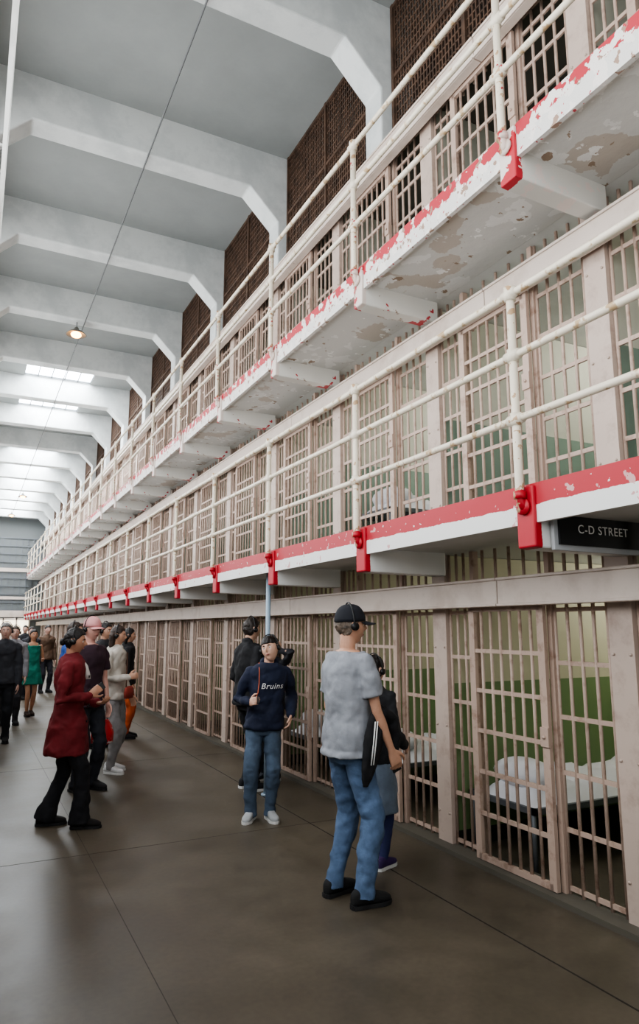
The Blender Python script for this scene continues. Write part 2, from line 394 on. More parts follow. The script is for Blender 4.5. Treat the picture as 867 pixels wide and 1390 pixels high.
# ---------------------------------------------------------------- cable & lamps
mb=MB(); pts=[(1.58,Y0+i*1.0,7.58) for i in range(int(YE-Y0))]
mb.pipe(pts,.010,6); mb.obj('overhead_cable',[M('cable_grey',(100,102,102),.6)],label='thin steel cable strung beneath the ceiling beams',cat='cable')
m_shade=M('enamel_shade',(110,108,100),.4,.2)
def lamp(x,y,z,ztop):
    r=O('pendant_lamp',None,(x,y,z),label='small dome pendant lamp with warm glowing bulb',cat='lamp',group='pendant lamps')
    mb=MB(); rings=[]
    for rr,zz in ((.02,.16),(.04,.14),(.055,.10),(.13,.06),(.2,.0),(.195,-.002),(.12,.055),(.03,.08)):
        rings.append([(rr*math.cos(2*math.pi*j/20),rr*math.sin(2*math.pi*j/20),zz) for j in range(20)])
    mb.loft(rings); mb.obj('lamp_shade',[m_shade],parent=r)
    mb=MB(); mb.ball((0,0,.0),(.10,.10,.06)); mb.obj('bulb',[m_bulb],parent=r)
    mb=MB(); mb.pipe([(0,0,.13),(0,0,ztop-z)],.008,6); mb.obj('stem',[m_steel],parent=r)
lamp(1.45,13.49,7.36,7.62); lamp(1.68,32.25,7.36,7.62); lamp(1.5,37.61,7.3,7.62)
# ---------------------------------------------------------------- cell furniture
def furnish(k,z):
    y0=CY+CP*k+.1; y1=CY+CP*(k+1)-.1
    b=O('cell_bed',None,(DC+.14,y1-.7,z),label='narrow metal cell bed with rumpled white bedding',cat='bed',group='cell beds')
    mb=MB()
    for x in (.02,1.88):
        for y in (.03,.67): mb.pipe([(x,y,0),(x,y,.42)],.018,8)
    mb.box(0,1.9,0,.03,.38,.42); mb.box(0,1.9,.67,.70,.38,.42); mb.box(0,.03,0,.7,.38,.42); mb.box(1.87,1.9,0,.7,.38,.42)
    mb.box(.03,1.87,.03,.67,.395,.405)
    mb.obj('bed_frame',[m_steel],parent=b)
    mb=MB(); nx,ny=24,10; 
    def h(i,j):
        e=min(i,nx-i,2)/2*min(j,ny-j,2)/2
        return .42+e*(.12+.03*math.sin(i*1.3+j)+.025*math.cos(j*1.7+i*.6))
    vs=[(.03+1.84*i/nx,.03+.64*j/ny,h(i,j)) for i in range(nx+1) for j in range(ny+1)]
    fs=[(i*(ny+1)+j,(i+1)*(ny+1)+j,(i+1)*(ny+1)+j+1,i*(ny+1)+j+1) for i in range(nx) for j in range(ny)]
    mb.add(vs,fs,0,True); mb.obj('bedding',[m_matt],parent=b)
    mb=MB(); mb.ball((.25,.35,.58),(.18,.28,.11)); mb.obj('pillow',[m_matt],parent=b)
    t=O('toilet',None,(BX-.35,y0+.25,z),label='white porcelain cell toilet by the back wall',cat='toilet',group='cell toilets')
    mb=MB(); rings=[]
    for rr,zz in ((.12,0),(.11,.15),(.17,.33),(.2,.40),(.16,.40),(.1,.3)):
        rings.append([(rr*1.1*math.cos(2*math.pi*j/18),rr*.85*math.sin(2*math.pi*j/18),zz) for j in range(18)])
    mb.loft(rings); mb.obj('bowl',[m_porc],parent=t)
    mb=MB(); mb.pipe([(.18,0,.2),(.28,0,.2),(.33,0,.2)],.04,10); mb.obj('waste_pipe',[m_porc],parent=t)
for k in (0,1,2,3): furnish(k,0)
furnish(1,Z2)
for k,z,e in ((-1,0,10),(0,0,17),(1,0,14),(2,0,10),(3,0,8),(4,0,8),(-1,Z2,16),(0,Z2,26),(1,Z2,38),(2,Z2,24),(3,Z2,14),(4,Z2,9),(0,Z3,9),(1,Z3,9),(2,Z3,9)):
    ld=bpy.data.lights.new('cell_fill_light','POINT'); ld.energy=e; ld.shadow_soft_size=.12; ld.color=(1,.98,.92)  # fill light added inside the cells to brighten them, no fitting modelled
    O('cell_fill_light',ld,(DC+2.0,CY+CP*(k+.5),z+2.0 if z==0 else z+1.9))
# ---------------------------------------------------------------- people
PROF=[(.455,.070,.056),(.48,.086,.064),(.51,.094,.069),(.54,.092,.067),(.58,.084,.060),(.62,.078,.055),(.67,.081,.058),(.72,.088,.063),(.76,.093,.063),(.79,.098,.057),(.815,.094,.050),(.835,.064,.042),(.85,.037,.036)]
def prof(z):
    if z<=PROF[0][0]: return PROF[0][1:]
    for i in range(len(PROF)-1):
        a,b=PROF[i],PROF[i+1]
        if z<=b[0]:
            t=(z-a[0])/(b[0]-a[0]); return (a[1]+(b[1]-a[1])*t,a[2]+(b[2]-a[2])*t)
    return PROF[-1][1:]
def ik(a,b,l1,l2,pole):
    a,b,pole=V(a),V(b),V(pole); d=b-a; L=min(d.length,(l1+l2)*.995); dn=d.normalized(); b=a+dn*L
    x=(l1*l1-l2*l2+L*L)/(2*L); h=math.sqrt(max(l1*l1-x*x,0)); pp=(pole-dn*pole.dot(dn)).normalized()
    return a+dn*x+pp*h,b
def head_dir(dx,dy,dz,s,feat=True):
    x,y,z=dx*.076,dy*.096,dz*.118
    if dz<0:
        t=-dz; x*=1-.30*t**1.6
        if dy<0: y*=1-.5*t
        else: y*=1-.06*t
    if dy>0: y*=.95
    if feat and dy>0:
        g=lambda cx,cz,sx,sz: math.exp(-((dx-cx)/sx)**2-((dz-cz)/sz)**2)
        y+=.026*g(0,-.17,.13,.13)+.012*g(0,.0,.10,.16)
        y-=.012*(g(.36,.04,.17,.12)+g(-.36,.04,.17,.12))
        y+=.004*g(0,.24,.5,.1)+.008*g(0,-.50,.25,.10)+.010*g(0,-.85,.3,.15)-.004*g(0,-.62,.3,.06)
    return V((x,y,z))*s
SKIN={}
def skinmat(c):
    if c not in SKIN: 
        SKIN[c]=M('skin_%d'%len(SKIN),c,.5,col2=tuple(int(x*.94) for x in c),scale=12,lo=.45,hi=.65)
    return SKIN[c]
FAB={}
def fab(c,kind='cloth'):
    k=(c,kind)
    if k not in FAB:
        if kind=='denim': FAB[k]=M('denim_%d'%len(FAB),c,.85,col2=tuple(min(255,int(x*1.22)+8) for x in c),scale=4,lo=.42,hi=.66,bump=.3,bscale=60)
        else: FAB[k]=M('%s_%d'%(kind,len(FAB)),c,.85,col2=tuple(int(x*.85) for x in c),scale=6,lo=.4,hi=.7,bump=.2,bscale=50)
    return FAB[k]
HAIRM={}
def hairmat(c):
    if c not in HAIRM: HAIRM[c]=M('hair_%d'%len(HAIRM),c,.5,col2=tuple(int(x*.6) for x in c),scale=30,lo=.4,hi=.6,bump=.6,bscale=70)
    return HAIRM[c]
wr=bpy.data.textures.new('wrinkles','CLOUDS'); wr.noise_scale=.12; wr.noise_depth=1
wm=bpy.data.textures.new('folds','MARBLE'); wm.marble_type='SOFT'; wm.noise_basis_2='SIN'; wm.noise_scale=.16; wm.turbulence=9; wm.noise_depth=2
wf=bpy.data.textures.new('hairnoise','CLOUDS'); wf.noise_scale=.025; wf.noise_depth=1
m_eyew=M('eye_white',(225,222,218),.3); m_iris=M('iris',(40,26,18),.2); m_lip=M('lips',(165,95,88),.5); m_sole=M('sole_white',(214,214,212),.6); m_soled=M('sole_dark',(30,30,32),.6)
def remesh(o,vx,sm=2,disp=0,fac=.5,tex=None):
    m=o.modifiers.new('r','REMESH'); m.mode='VOXEL'; m.voxel_size=vx; m.use_smooth_shade=True
    if sm: 
        s=o.modifiers.new('s','SMOOTH'); s.factor=fac; s.iterations=sm
    if disp:
        d=o.modifiers.new('d','DISPLACE'); d.texture=tex or wr; d.strength=disp*(.6 if tex is None else 1); d.mid_level=.5; d.texture_coords='LOCAL'
        if tex is None:
            d=o.modifiers.new('f','DISPLACE'); d.texture=wm; d.strength=disp*.5; d.mid_level=.4; d.texture_coords='LOCAL'
def torso(mb,H,z0,z1,grow,wf_=1,sp=None,n=24,ext=None,dz=.012):
    rings=[]; zs=[]
    if ext: zs+= [(e[0],e[1],e[2]) for e in ext]
    z=z0
    while z<z1+1e-6:
        a,b=prof(z); zs.append((z,a*wf_,b*wf_ if z<.8 else b)); z+=dz
    for z,a,b in zs:
        c=sp(z); rings.append([V((c.x+(a*H+grow)*math.copysign(abs(math.cos(t))**.9,math.cos(t)),c.y+(b*H+grow)*math.copysign(abs(math.sin(t))**.9,math.sin(t)),z*H)) for t in [2*math.pi*j/n for j in range(n)]])
    mb.loft(rings)
def hand(mb,w,d,pn,fwd,s,curl):
    w=V(w); d=V(d).normalized(); pn=V(pn); pn=(pn-d*pn.dot(d)).normalized(); sd=d.cross(pn).normalized()
    if fwd<0: sd=-sd
    def rg(c,a,b,nn=12): return [c+sd*a*math.cos(2*math.pi*j/nn)+pn*b*math.sin(2*math.pi*j/nn) for j in range(nn)]
    mb.loft([rg(w-d*.02*s,.024*s,.019*s),rg(w,.026*s,.018*s),rg(w+d*.03*s,.036*s,.017*s),rg(w+d*.07*s,.041*s,.015*s),rg(w+d*.088*s,.038*s,.012*s)])
    for i,(L,off) in enumerate(((.072,.030),(.080,.0105),(.074,-.0105),(.058,-.030))):
        p=w+d*.08*s+sd*off*s; pts=[p]; dd=d.copy(); r=[.0098*s]
        for q,fr in enumerate((.45,.32,.23)):
            ang=curl*(.5,.9,.6)[q]*(1+.08*i)
            dd=(Matrix.Rotation(ang,3,d.cross(pn))@dd).normalized()
            p=p+dd*L*fr*s; pts.append(p); r.append((.0094,.0086,.0072)[q]*s)
        mb.pipe(pts,r,8,round_ends=True)
    p=w+d*.02*s+sd*.028*s; dd=(d*.7+sd*.65+pn*.25).normalized()
    p1=p+dd*.04*s; p2=p1+(dd*.8+d*.5+pn*.3*curl).normalized()*.034*s; p3=p2+(d*.8+pn*.7*curl).normalized()*.024*s
    mb.pipe([p,p1,p2,p3],[.014*s,.012*s,.0105*s,.0085*s],8,round_ends=True)
def person(pos,ang,H,label,skin=(205,160,135),hair=(40,30,25),hairstyle='short',top='tshirt',topc=(150,150,150),bot='trousers',botc=(60,80,110),denim=False,
           shoe=(30,30,32),sole=None,feet=None,hands=None,head=(0,0,0),wfac=1.0,vx=.009,hem=.034,lean=(0,0),cap=None,headset=True,detail=True,group=None):
    root=O('person',None,(pos[0],pos[1],0),label=label,cat='person',rot=(0,0,-math.radians(ang)),group=group)
    s=H/1.75; sm=skinmat(skin)
    px,py=lean
    def sp(z):
        t=max(0,(z-.5)/.33); return V((px*t,py*t,0))
    feet=feet or [(.055,0,8),(-.055,.02,-8)]
    hands=hands or [((.125,.04,.47),(0,-1,0),None,(-1,0,0),.4),((-.125,.04,.47),(0,-1,0),None,(1,0,0),.4)]
    st=sp(.81)*1.0
    joints=[]
    for i,sx in enumerate((1,-1)):
        sh=V((sx*.104*H*wfac,0,.803*H))+st
        tgt,pole,hd,pn,curl=hands[i]
        pole=V(pole)+V((sx*.25,0,0))
        el,wrp=ik(sh,V(tgt)*H,.172*H,.152*H,pole)
        hdv=V(hd) if hd else (wrp-el).normalized()
        joints.append((sh,el,wrp,hdv,V(pn),curl))
    legs=[]
    for i,sx in enumerate((1,-1)):
        f=feet[i]; hp=V((sx*.048*H,0,.50*H)); an=V((f[0]*H,f[1]*H,.045*H))
        kn,an2=ik(hp,an,.235*H,.235*H,V((math.sin(math.radians(f[2]))*.6,1,0)))
        legs.append((hp,kn,an2,f[2]))
    # ---- body
    mb=MB(); torso(mb,H,.50,.85,-.014,wfac,sp,dz=.02)
    nk=sp(.84); hc=sp(.86)+V((0,.014*H,.925*H))
    R=Matrix.Rotation(-math.radians(head[0]),3,'Z')@Matrix.Rotation(math.radians(head[1]),3,'X')@Matrix.Rotation(math.radians(head[2]),3,'Y')
    mb.pipe([nk+V((0,-.004,.82*H)),nk+V((0,0,.855*H)),hc+V((0,-.012*H,-.03*H))],[.045*s,.052*s*(.92 if wfac<1 else 1),.05*s],16)
    hs=s*(1.0 if H>1.6 else 1.06)
    def P(dx,dy,dz,k=1,feat=True): return hc+R@(head_dir(dx,dy,dz,hs,feat)*k)
    nn,mm=40,30; rings=[]
    for i in range(mm+1):
        t=min(max(math.pi*i/mm,.03),math.pi-.03)
        rings.append([P(math.sin(t)*math.cos(2*math.pi*j/nn),math.sin(t)*math.sin(2*math.pi*j/nn),-math.cos(t)) for j in range(nn)])
    mb.loft(rings)
    for sx in (1,-1):
        c=hc+R@(V((sx*.077,-.006,.0))*hs); mb.ball(c,(.009*hs,.019*hs,.032*hs),M3=R@Matrix.Rotation(math.radians(20*sx),3,'Z'))
    for i,sx in enumerate((1,-1)):
        sh,el,w,hd,pn,cu=joints[i]
        mb.pipe([sh,sh.lerp(el,.4),el,el.lerp(w,.3),w],[.032*s*wfac,.036*s*wfac,.031*s,.033*s,.021*s],12,round_ends=True)
        dn=V(hd).normalized(); pnn=(pn-dn*pn.dot(dn)).normalized(); sdv=dn.cross(pnn)
        hand(mb,w,hd,pn,1 if sdv.dot(V((-sx*.4,1,.6)))>0 else -1,s,cu)
        hp,kn,an,fa=legs[i]
        mb.pipe([hp,hp.lerp(kn,.3),kn,kn.lerp(an,.35),an.lerp(kn,.1),an],[.068*s,.068*s,.046*s,.050*s,.031*s,.03*s],14,round_ends=True)
        fd=V((math.sin(math.radians(fa)),math.cos(math.radians(fa)),0))
        mb.pipe([an-fd*.01,an+fd*.09*s-V((0,0,.03*H)),an+fd*.13*s-V((0,0,.032*H))],[.028*s,.024*s,.018*s],10,round_ends=True)
    o=mb.obj('body',[sm],parent=root); remesh(o,vx*.75,1)
    if detail:
        for sx in (1,-1):
            e=MB(); c=hc+R@(V((sx*.029,.068,.004))*hs); e.ball(c,.0125*hs); e.ball(c+R@(V((0,.0080,0))*hs),(.0062*hs,.0055*hs,.0062*hs),1)
            e.obj('eye',[m_eyew,m_iris],parent=root)
            e=MB(); pts=[hc+R@((head_dir(sx*a,math.sqrt(max(0,1-a*a-.06)),b,1,True)*1.02)*hs) for a,b in ((.2,.19),(.35,.23),(.52,.2))]
            e.pipe(pts,[.0035*hs,.0045*hs,.002*hs],6); e.obj('eyebrow',[hairmat(hair)],parent=root)
        e=MB(); pts=[hc+R@((head_dir(a,math.sqrt(1-a*a-.25),-.5+.02*abs(a),1,True)*1.0)*hs) for a in (-.24,-.12,0,.12,.24)]
        e.pipe(pts,[.002*hs,.005*hs,.006*hs,.005*hs,.002*hs],6); e.obj('lips',[m_lip],parent=root)
    if hairstyle!='none':
        h=MB(); nn,mm=40,28
        def keep(d):
            x,y,z=d
            if y>.0: lim=.50-.55*(1-min(1,y/.62))**1.0
            else: lim=-.05-.45*min(1,-y/.4)
            if hairstyle=='long' and y<.25: lim-=.25
            if hairstyle=='fringe' and y>.2: lim=.32
            return z>lim
        pts={}; fs=[]; vs=[]
        def vid(i,j):
            j%=nn
            if (i,j) not in pts:
                t=min(max(math.pi*i/mm,.03),math.pi-.03); d=(math.sin(t)*math.cos(2*math.pi*j/nn),math.sin(t)*math.sin(2*math.pi*j/nn),-math.cos(t))
                pts[(i,j)]=len(vs); k=1.06+(.05 if d[2]>.3 else 0)
                vs.append(P(d[0],d[1],d[2],k,False))
            return pts[(i,j)]
        for i in range(mm):
            for j in range(nn):
                t=math.pi*(i+.5)/mm; a=2*math.pi*(j+.5)/nn
                if keep((math.sin(t)*math.cos(a),math.sin(t)*math.sin(a),-math.cos(t))):
                    fs.append((vid(i,j),vid(i,j+1),vid(i+1,j+1),vid(i+1,j)))
        h.add(vs,fs,0,True)
        o=h.obj('hair',[hairmat(hair)],parent=root)
        so=o.modifiers.new('so','SOLIDIFY'); so.thickness=.02*hs; so.offset=-1
        remesh(o,vx*.7,1,.014,tex=wf)
        if hairstyle in('long','bun','pony'):
            h=MB()
            if hairstyle=='long':
                rg=[]
                for (yy,zz,a,b) in ((-.035,.06,.06,.05),(-.055,0,.082,.05),(-.06,-.07,.085,.045),(-.065,-.15,.08,.04),(-.06,-.22,.06,.03),(-.06,-.26,.02,.01)):
                    c=hc+R@(V((0,yy,0))*hs)+V((0,0,zz*hs)); rg.append([c+R@V((a*hs*math.cos(2*math.pi*j/16),b*hs*math.sin(2*math.pi*j/16),0)) for j in range(16)])
                h.loft(rg)
            elif hairstyle=='bun': h.ball(hc+R@(V((0,-.105,-.01))*hs),(.036*hs,.030*hs,.034*hs))
            else: h.pipe([hc+R@(V((0,-.09,.04))*hs),hc+R@(V((0,-.14,.02))*hs),hc+R@(V((0,-.15,-.08))*hs),hc+R@(V((0,-.12,-.17))*hs)],[.02*hs,.03*hs,.028*hs,.01*hs],10,round_ends=True)
            o=h.obj('hair_length',[hairmat(hair)],parent=root); remesh(o,vx*.8,2,.012,tex=wf)
    if cap:
        cm=fab(cap); h=MB(); rg=[]
        for i in range(0,9):
            t=math.pi/2*(i/8); zz=.20+.95*math.sin(t); q=max(.03,math.cos(t))
            rg.append([hc+R@(V((.087*q**.75*math.cos(2*math.pi*j/28),(.104*q**.75)*math.sin(2*math.pi*j/28)-.002,.118*zz+.004))*hs) for j in range(28)])
        h.loft(rg)
        capo=h.obj('cap',[cm],parent=root)
        h=MB(); rows=[]
        for lay in (0,1):
            for i in range(0,7):
                f=i/6; row=[]
                for j in range(13):
                    a=math.radians(-62+124*j/12); x=.083*math.sin(a); y=.099*math.cos(a)+f*.075*math.cos(a)**.6
                    row.append(hc+R@(V((x*(1+.02*f),y,.030-.018*f-1.6*x*x+(-.004 if lay else 0)))*hs))
                rows.append(row)
        vs=[p for r in rows for p in r]; fs=[]
        for lay in (0,1):
            for i in range(6):
                for j in range(12):
                    q=(lay*7+i)*13+j; fs.append((q,q+1,q+14,q+13) if lay==0 else (q,q+13,q+14,q+1))
        for j in range(12): q=6*13+j; fs.append((q,q+1,q+1+91,q+91))
        h.add(vs,fs,0,True); h.obj('cap_brim',[cm],parent=capo)
    if headset:
        h=MB(); k=1.17 if cap else 1.13
        h.pipe([hc+R@(V((.083*k*math.cos(a),-.01,.128*max(0,math.sin(a))*k-.0))*hs) for a in [math.pi*i/14 for i in range(15)]],.0055*hs,8)
        for sx in (1,-1): h.pipe([hc+R@(V((sx*.080,-.004,-.004))*hs),hc+R@(V((sx*.101,-.004,-.004))*hs)],.025*hs,14)
        h.obj('headset',[m_black],parent=root)
    tmat=fab(topc)
    if top:
        t=MB(); g=.011*s
        if top=='tshirt':
            torso(t,H,.50,.846,g+.009,wfac,sp,ext=[(.478,.100*wfac,.080),(.49,.098*wfac,.078)])
            sl=.52
        elif top=='hoodie':
            torso(t,H,.52,.852,g+.018,wfac,sp,ext=[(.485,.092*wfac,.072),(.50,.097*wfac,.076)]); sl=1
            c=sp(.84)
            t.pipe([c+V((.07*s*math.cos(a),.03*s*math.sin(a)-.03*s+.01,.85*H+.02*math.cos(a+1.57)*s)) for a in [math.radians(-20-14*i*1.0) for i in range(-1,13)]],.028*s,10,round_ends=True)
        elif top=='jacket':
            torso(t,H,.54,.852,g+.012,wfac,sp,ext=[(.49,.095*wfac,.072),(.52,.096*wfac,.072)]); sl=1
            c=sp(.84); t.pipe([c+V((.052*s*math.cos(a),.045*s*math.sin(a),.855*H)) for a in [2*math.pi*i/14 for i in range(15)]],.014*s,8)
        elif top=='coat':
            torso(t,H,.56,.852,g+.014,wfac,sp,ext=[(.36,.112*wfac,.092),(.375,.112*wfac,.091),(.44,.108*wfac,.086),(.5,.104*wfac,.080)]); sl=1
            c=sp(.84); t.pipe([c+V((.055*s*math.cos(a),.048*s*math.sin(a),.853*H)) for a in [2*math.pi*i/14 for i in range(15)]],.02*s,8)
        elif top=='dress':
            torso(t,H,.56,.80,g,wfac,sp,ext=[(.36,.125,.10),(.40,.118,.092),(.46,.105,.08),(.52,.094,.07)]); sl=0
            for sx in (1,-1): t.pipe([V((sx*.05*H,.045*H,.77*H)),V((sx*.06*H,.01*H,.835*H)),V((sx*.05*H,-.04*H,.78*H))],.012,8)
        if sl:
            rg_=.013 if top=='tshirt' else .017
            for i,sx in enumerate((1,-1)):
                sh,el,w,hd,pn,cu=joints[i]
                if sl<1: pts=[sh+V((-sx*.015,0,.002)),sh.lerp(el,.3),sh.lerp(el,.70)]; r=[.054*s,.060*s,.062*s]
                else: pts=[sh+V((-sx*.01,0,0)),sh.lerp(el,.5),el,el.lerp(w,.5),el.lerp(w,.97)]; r=[.038*s+rg_,.038*s+rg_,.034*s+rg_,.032*s+rg_,.026*s+rg_*.7]
                t.pipe(pts,[x*(wfac if k<2 else 1) for k,x in enumerate(r)],14,round_ends=(sl==1))
                if sl<1: t.ball(sh+V((-sx*.012,0,.0)),.055*s)
        o=t.obj({'tshirt':'t_shirt'}.get(top,top),[tmat],parent=root); remesh(o,vx,3,.034 if top!='tshirt' else .026)
    if bot=='trousers':
        t=MB(); torso(t,H,.455,.60,.008,wfac,sp,dz=.015)
        for i in (0,1):
            hp,kn,an,fa=legs[i]
            t.pipe([hp+V((0,-.005,.01)),hp.lerp(kn,.25),hp.lerp(kn,.7),kn,kn.lerp(an,.4),kn.lerp(an,.85),an+V((0,0,-.018*H))],[.082*s,.086*s,.074*s,.069*s,.067*s,max(.054,hem)*s,hem*s+.010],16,round_ends=False)
        o=t.obj('trousers',[fab(botc,'denim' if denim else 'cloth')],parent=root); remesh(o,vx,2,.030)
    elif bot=='skirt':
        t=MB(); torso(t,H,.54,.60,.008,wfac,sp,ext=[(.26,.11,.09),(.36,.108,.085),(.46,.102,.078)])
        o=t.obj('skirt',[fab(botc)],parent=root); remesh(o,vx,2,.02)
    for i in (0,1):
        hp,kn,an,fa=legs[i]; fd=V((math.sin(math.radians(fa)),math.cos(math.radians(fa)),0)); sd=V((fd.y,-fd.x,0)); b=V((an.x,an.y,0))
        t=MB(); rg=[]
        for yy,w,hh in ((-.075,.018,.05),(-.068,.032,.075),(-.04,.040,.095),(.0,.041,.10),(.04,.040,.088),(.08,.045,.066),(.12,.048,.055),(.155,.042,.046),(.178,.028,.036),(.186,.012,.026)):
            ring=[]
            for j in range(14):
                a=2*math.pi*j/14; ring.append(b+fd*yy*s+sd*w*s*math.copysign(abs(math.cos(a))**.7,math.cos(a))+V((0,0,.018*s+hh*s*.5+hh*s*.5*math.copysign(abs(math.sin(a))**.8,math.sin(a))-.002)))
            rg.append(ring)
        t.loft(rg); o=t.obj('shoe',[fab(shoe)],parent=root); ss=o.modifiers.new('s','SUBSURF'); ss.levels=1; ss.render_levels=1
        t=MB(); outl=((-.08,.012),(-.07,.034),(-.03,.040),(.03,.038),(.08,.047),(.13,.050),(.17,.036),(.192,.012))
        pl=[b+fd*y*s+sd*w*s for y,w in outl]+[b+fd*y*s-sd*w*s for y,w in reversed(outl)]
        t.loft([[p+V((0,0,.001)) for p in pl],[p+V((0,0,.024*s)) for p in pl]],sm=False); t.obj('sole',[sole or m_soled],parent=o)
    return dict(root=root,H=H,s=s,hc=hc,R=R,joints=joints,legs=legs,sp=sp,mat=Matrix.Translation(V((pos[0],pos[1],0)))@Matrix.Rotation(-math.radians(ang),4,'Z'))
DN=(0,-1,0)
man=person((2.22,3.98),84,1.80,'man in grey t-shirt, dark cap and blue jeans',skin=(196,150,125),hair=(120,105,92),top='tshirt',topc=(150,153,160),
  botc=(74,94,122),denim=True,shoe=(26,26,28),feet=[(.080,.0,6),(-.062,-.02,-10)],
  hands=[((.125,.105,.475),(0,-1,0),None,(-1,.2,0),.7),((-.10,.13,.56),(0,-1,-.2),(.3,1,0),(0,0,-1),.5)],head=(14,2,0),cap=(28,30,38),vx=.0075,hem=.056,wfac=1.03)
def held_jacket(info):
    t=MB(); H=info['H']
    rg=[]
    for z,x,y,a,b in ((.665,.098,.055,.020,.025),(.64,.105,.06,.028,.055),(.60,.110,.045,.034,.07),(.55,.114,.03,.038,.074),(.50,.114,.02,.036,.070),(.45,.112,.01,.030,.055),(.415,.108,.0,.020,.04),(.385,.106,-.002,.006,.015)):
        rg.append([V((x*H+a*math.cos(q)*(1+.18*math.sin(5*q)),y*H+b*math.sin(q)*(1+.1*math.cos(4*q)),z*H)) for q in [2*math.pi*j/28 for j in range(28)]])
    t.loft(rg); 
    t.pipe([V((.115*H,.075*H,.63*H)),V((.10*H,.125*H,.60*H)),V((.095*H,.14*H,.54*H)),V((.09*H,.135*H,.47*H))],[.035,.045,.042,.03],10,round_ends=True)
    o=t.obj('jacket',[fab((24,24,28))],label='black jacket with pale stripes tucked under an arm',cat='jacket')
    o.matrix_world=info['mat']; remesh(o,.009,2,.03)
    st=MB()
    for dx in (0,.018): st.pipe([V((.128*H,.035*H-dx,.60*H)),V((.136*H,.02*H-dx,.53*H)),V((.134*H,.01*H-dx,.46*H))],.004,6)
    st.obj('sleeve_stripe',[m_white],parent=o)
held_jacket(man)
def phone_at(info,idx,label,col=m_black,size=(.062,.008,.12),off=(0,0,0)):
    sh,el,w,hd,pn,cu=info['joints'][idx]; d=hd.normalized(); n=(pn-d*pn.dot(d)).normalized(); sd=d.cross(n)
    t=MB(); a,b,c=size; t.box(-a/2,a/2,-b/2,b/2,-c/2,c/2)
    o=t.obj('phone',[col],label=label,cat='audio player'); bev(o,.003)
    Mx=Matrix((sd,n,d)).transposed().to_4x4(); Mx.translation=w+d*.085+n*.028+V(off); o.matrix_world=info['mat']@Mx
phone_at(man,0,'small black audio guide held in a lowered hand')
child=person((2.68,4.42),60,1.45,'child with dark hair in black jacket and pale skirt',skin=(200,160,140),hair=(34,26,24),hairstyle='long',top='jacket',topc=(36,36,40),
  bot='skirt',botc=(118,132,150),shoe=(60,40,90),sole=m_sole,hands=[((.12,.10,.56),DN,None,(-1,0,0),.5),((-.1,.14,.62),DN,None,(1,0,0),.5)],head=(10,0,0),wfac=.92,vx=.009,feet=[(.05,-.02,6),(-.05,.02,-6)])
t=MB(); 
for i in (0,1):
    hp,kn,an,fa=child['legs'][i]; s=child['s']
    t.pipe([hp,hp.lerp(kn,.4),kn,kn.lerp(an,.35),an+V((0,0,-.02))],[.078*s,.074*s,.054*s,.058*s,.042*s],14,round_ends=True)
o=t.obj('leggings',[fab((44,50,92))],parent=child['root']); remesh(o,.009,2,.01)
boy=person((2.43,5.92),197,1.58,'boy in navy lettered hoodie and jeans holding an audio guide',skin=(216,174,152),hair=(34,26,22),hairstyle='fringe',top='hoodie',topc=(26,34,58),
  botc=(68,82,100),denim=True,shoe=(176,178,180),sole=m_sole,feet=[(.065,.02,22),(-.04,.03,-14)],
  hands=[((.085,.125,.635),(.3,-1,-.3),(-.25,1,.35),(-1,-.1,0),.9),((-.15,.055,.56),DN,(.2,.4,-1),(1,0,0),.5)],head=(28,8,14),vx=.0075,hem=.055,headset=True,lean=(-.045,0))
phone_at(boy,0,"dark handheld audio guide held at waist height")
tm=textmesh('Bruins',.070,m_white,'chest_lettering',.0008,shear=.25)
H=boy['H']; s=boy['s']
for v in tm.vertices:
    x,z,dy=v.co.x+.03,v.co.y,v.co.z; zz=.722*H+z
    a,b=prof(zz/H); a=a*H+.029; b=b*H+.036
    v.co=V((-x-.032,b*math.sqrt(max(.05,1-(x/a)**2))+dy+.006,zz))
O('chest_lettering',tm,parent=boy['root'])
t=MB(); t.pipe([V((x-.03,y,z)) for x,y,z in ((.05*H,.03*H,.85*H),(.052*H,.078*H,.80*H),(.054*H,.092*H,.74*H),(.06*H,.10*H,.69*H),(.075*H,.12*H,.66*H))],.0045,8)
t.obj('lanyard',[M('lanyard_orange',(176,84,50),.6)],parent=boy['root'])
person((2.70,7.0),82,1.77,'man in black hoodie and black trousers facing the cells',skin=(205,165,142),hair=(52,42,36),top='hoodie',topc=(28,28,31),botc=(30,31,36),shoe=(30,30,34),sole=m_sole,
  hands=[((.10,.06,.52),DN,None,(-1,0,0),.6),((-.1,.10,.58),DN,None,(1,0,0),.6)],hem=.05,wfac=.98,vx=.01)
person((3.10,7.30),235,1.56,'person in dark jacket raising a hand to a headset',skin=(210,168,145),hair=(84,60,42),hairstyle='long',top='jacket',topc=(36,36,42),botc=(28,30,40),shoe=(50,52,60),sole=m_sole,
  hands=[((.10,.09,.60),DN,None,(-1,0,0),.7),((-.075,.03,.90),(-1,.2,-1),(0,-.1,1),(1,0,0),1.0)],head=(20,0,0),wfac=.93,vx=.01,hem=.045)
red=person((.83,6.43),104,1.66,'woman in dark red wool coat and black flared trousers',skin=(188,140,115),hair=(26,20,20),hairstyle='bun',top='coat',topc=(114,24,32),
  botc=(22,22,28),shoe=(24,20,20),feet=[(.045,.085,4),(-.05,-.095,-6)],
  hands=[((.075,.105,.655),(.3,-1,-.4),(-.3,.8,.6),(-1,0,0),.9),((-.06,.13,.60),(-.3,-1,-.3),(.6,.8,.1),(0,0,1),.8)],head=(0,-4,0),wfac=.97,vx=.0085,hem=.085,lean=(0,-.01))
phone_at(red,0,'small black audio guide held at chest height',off=(0,0,0))
Hh=red['H']; t=MB()
for q in range(4):
    z=(.52+.075*q)*Hh
    for sx in (1,-1): t.pipe([V((sx*.035*Hh,.090*Hh,z)),V((sx*.035*Hh,.096*Hh,z))],.011,10)
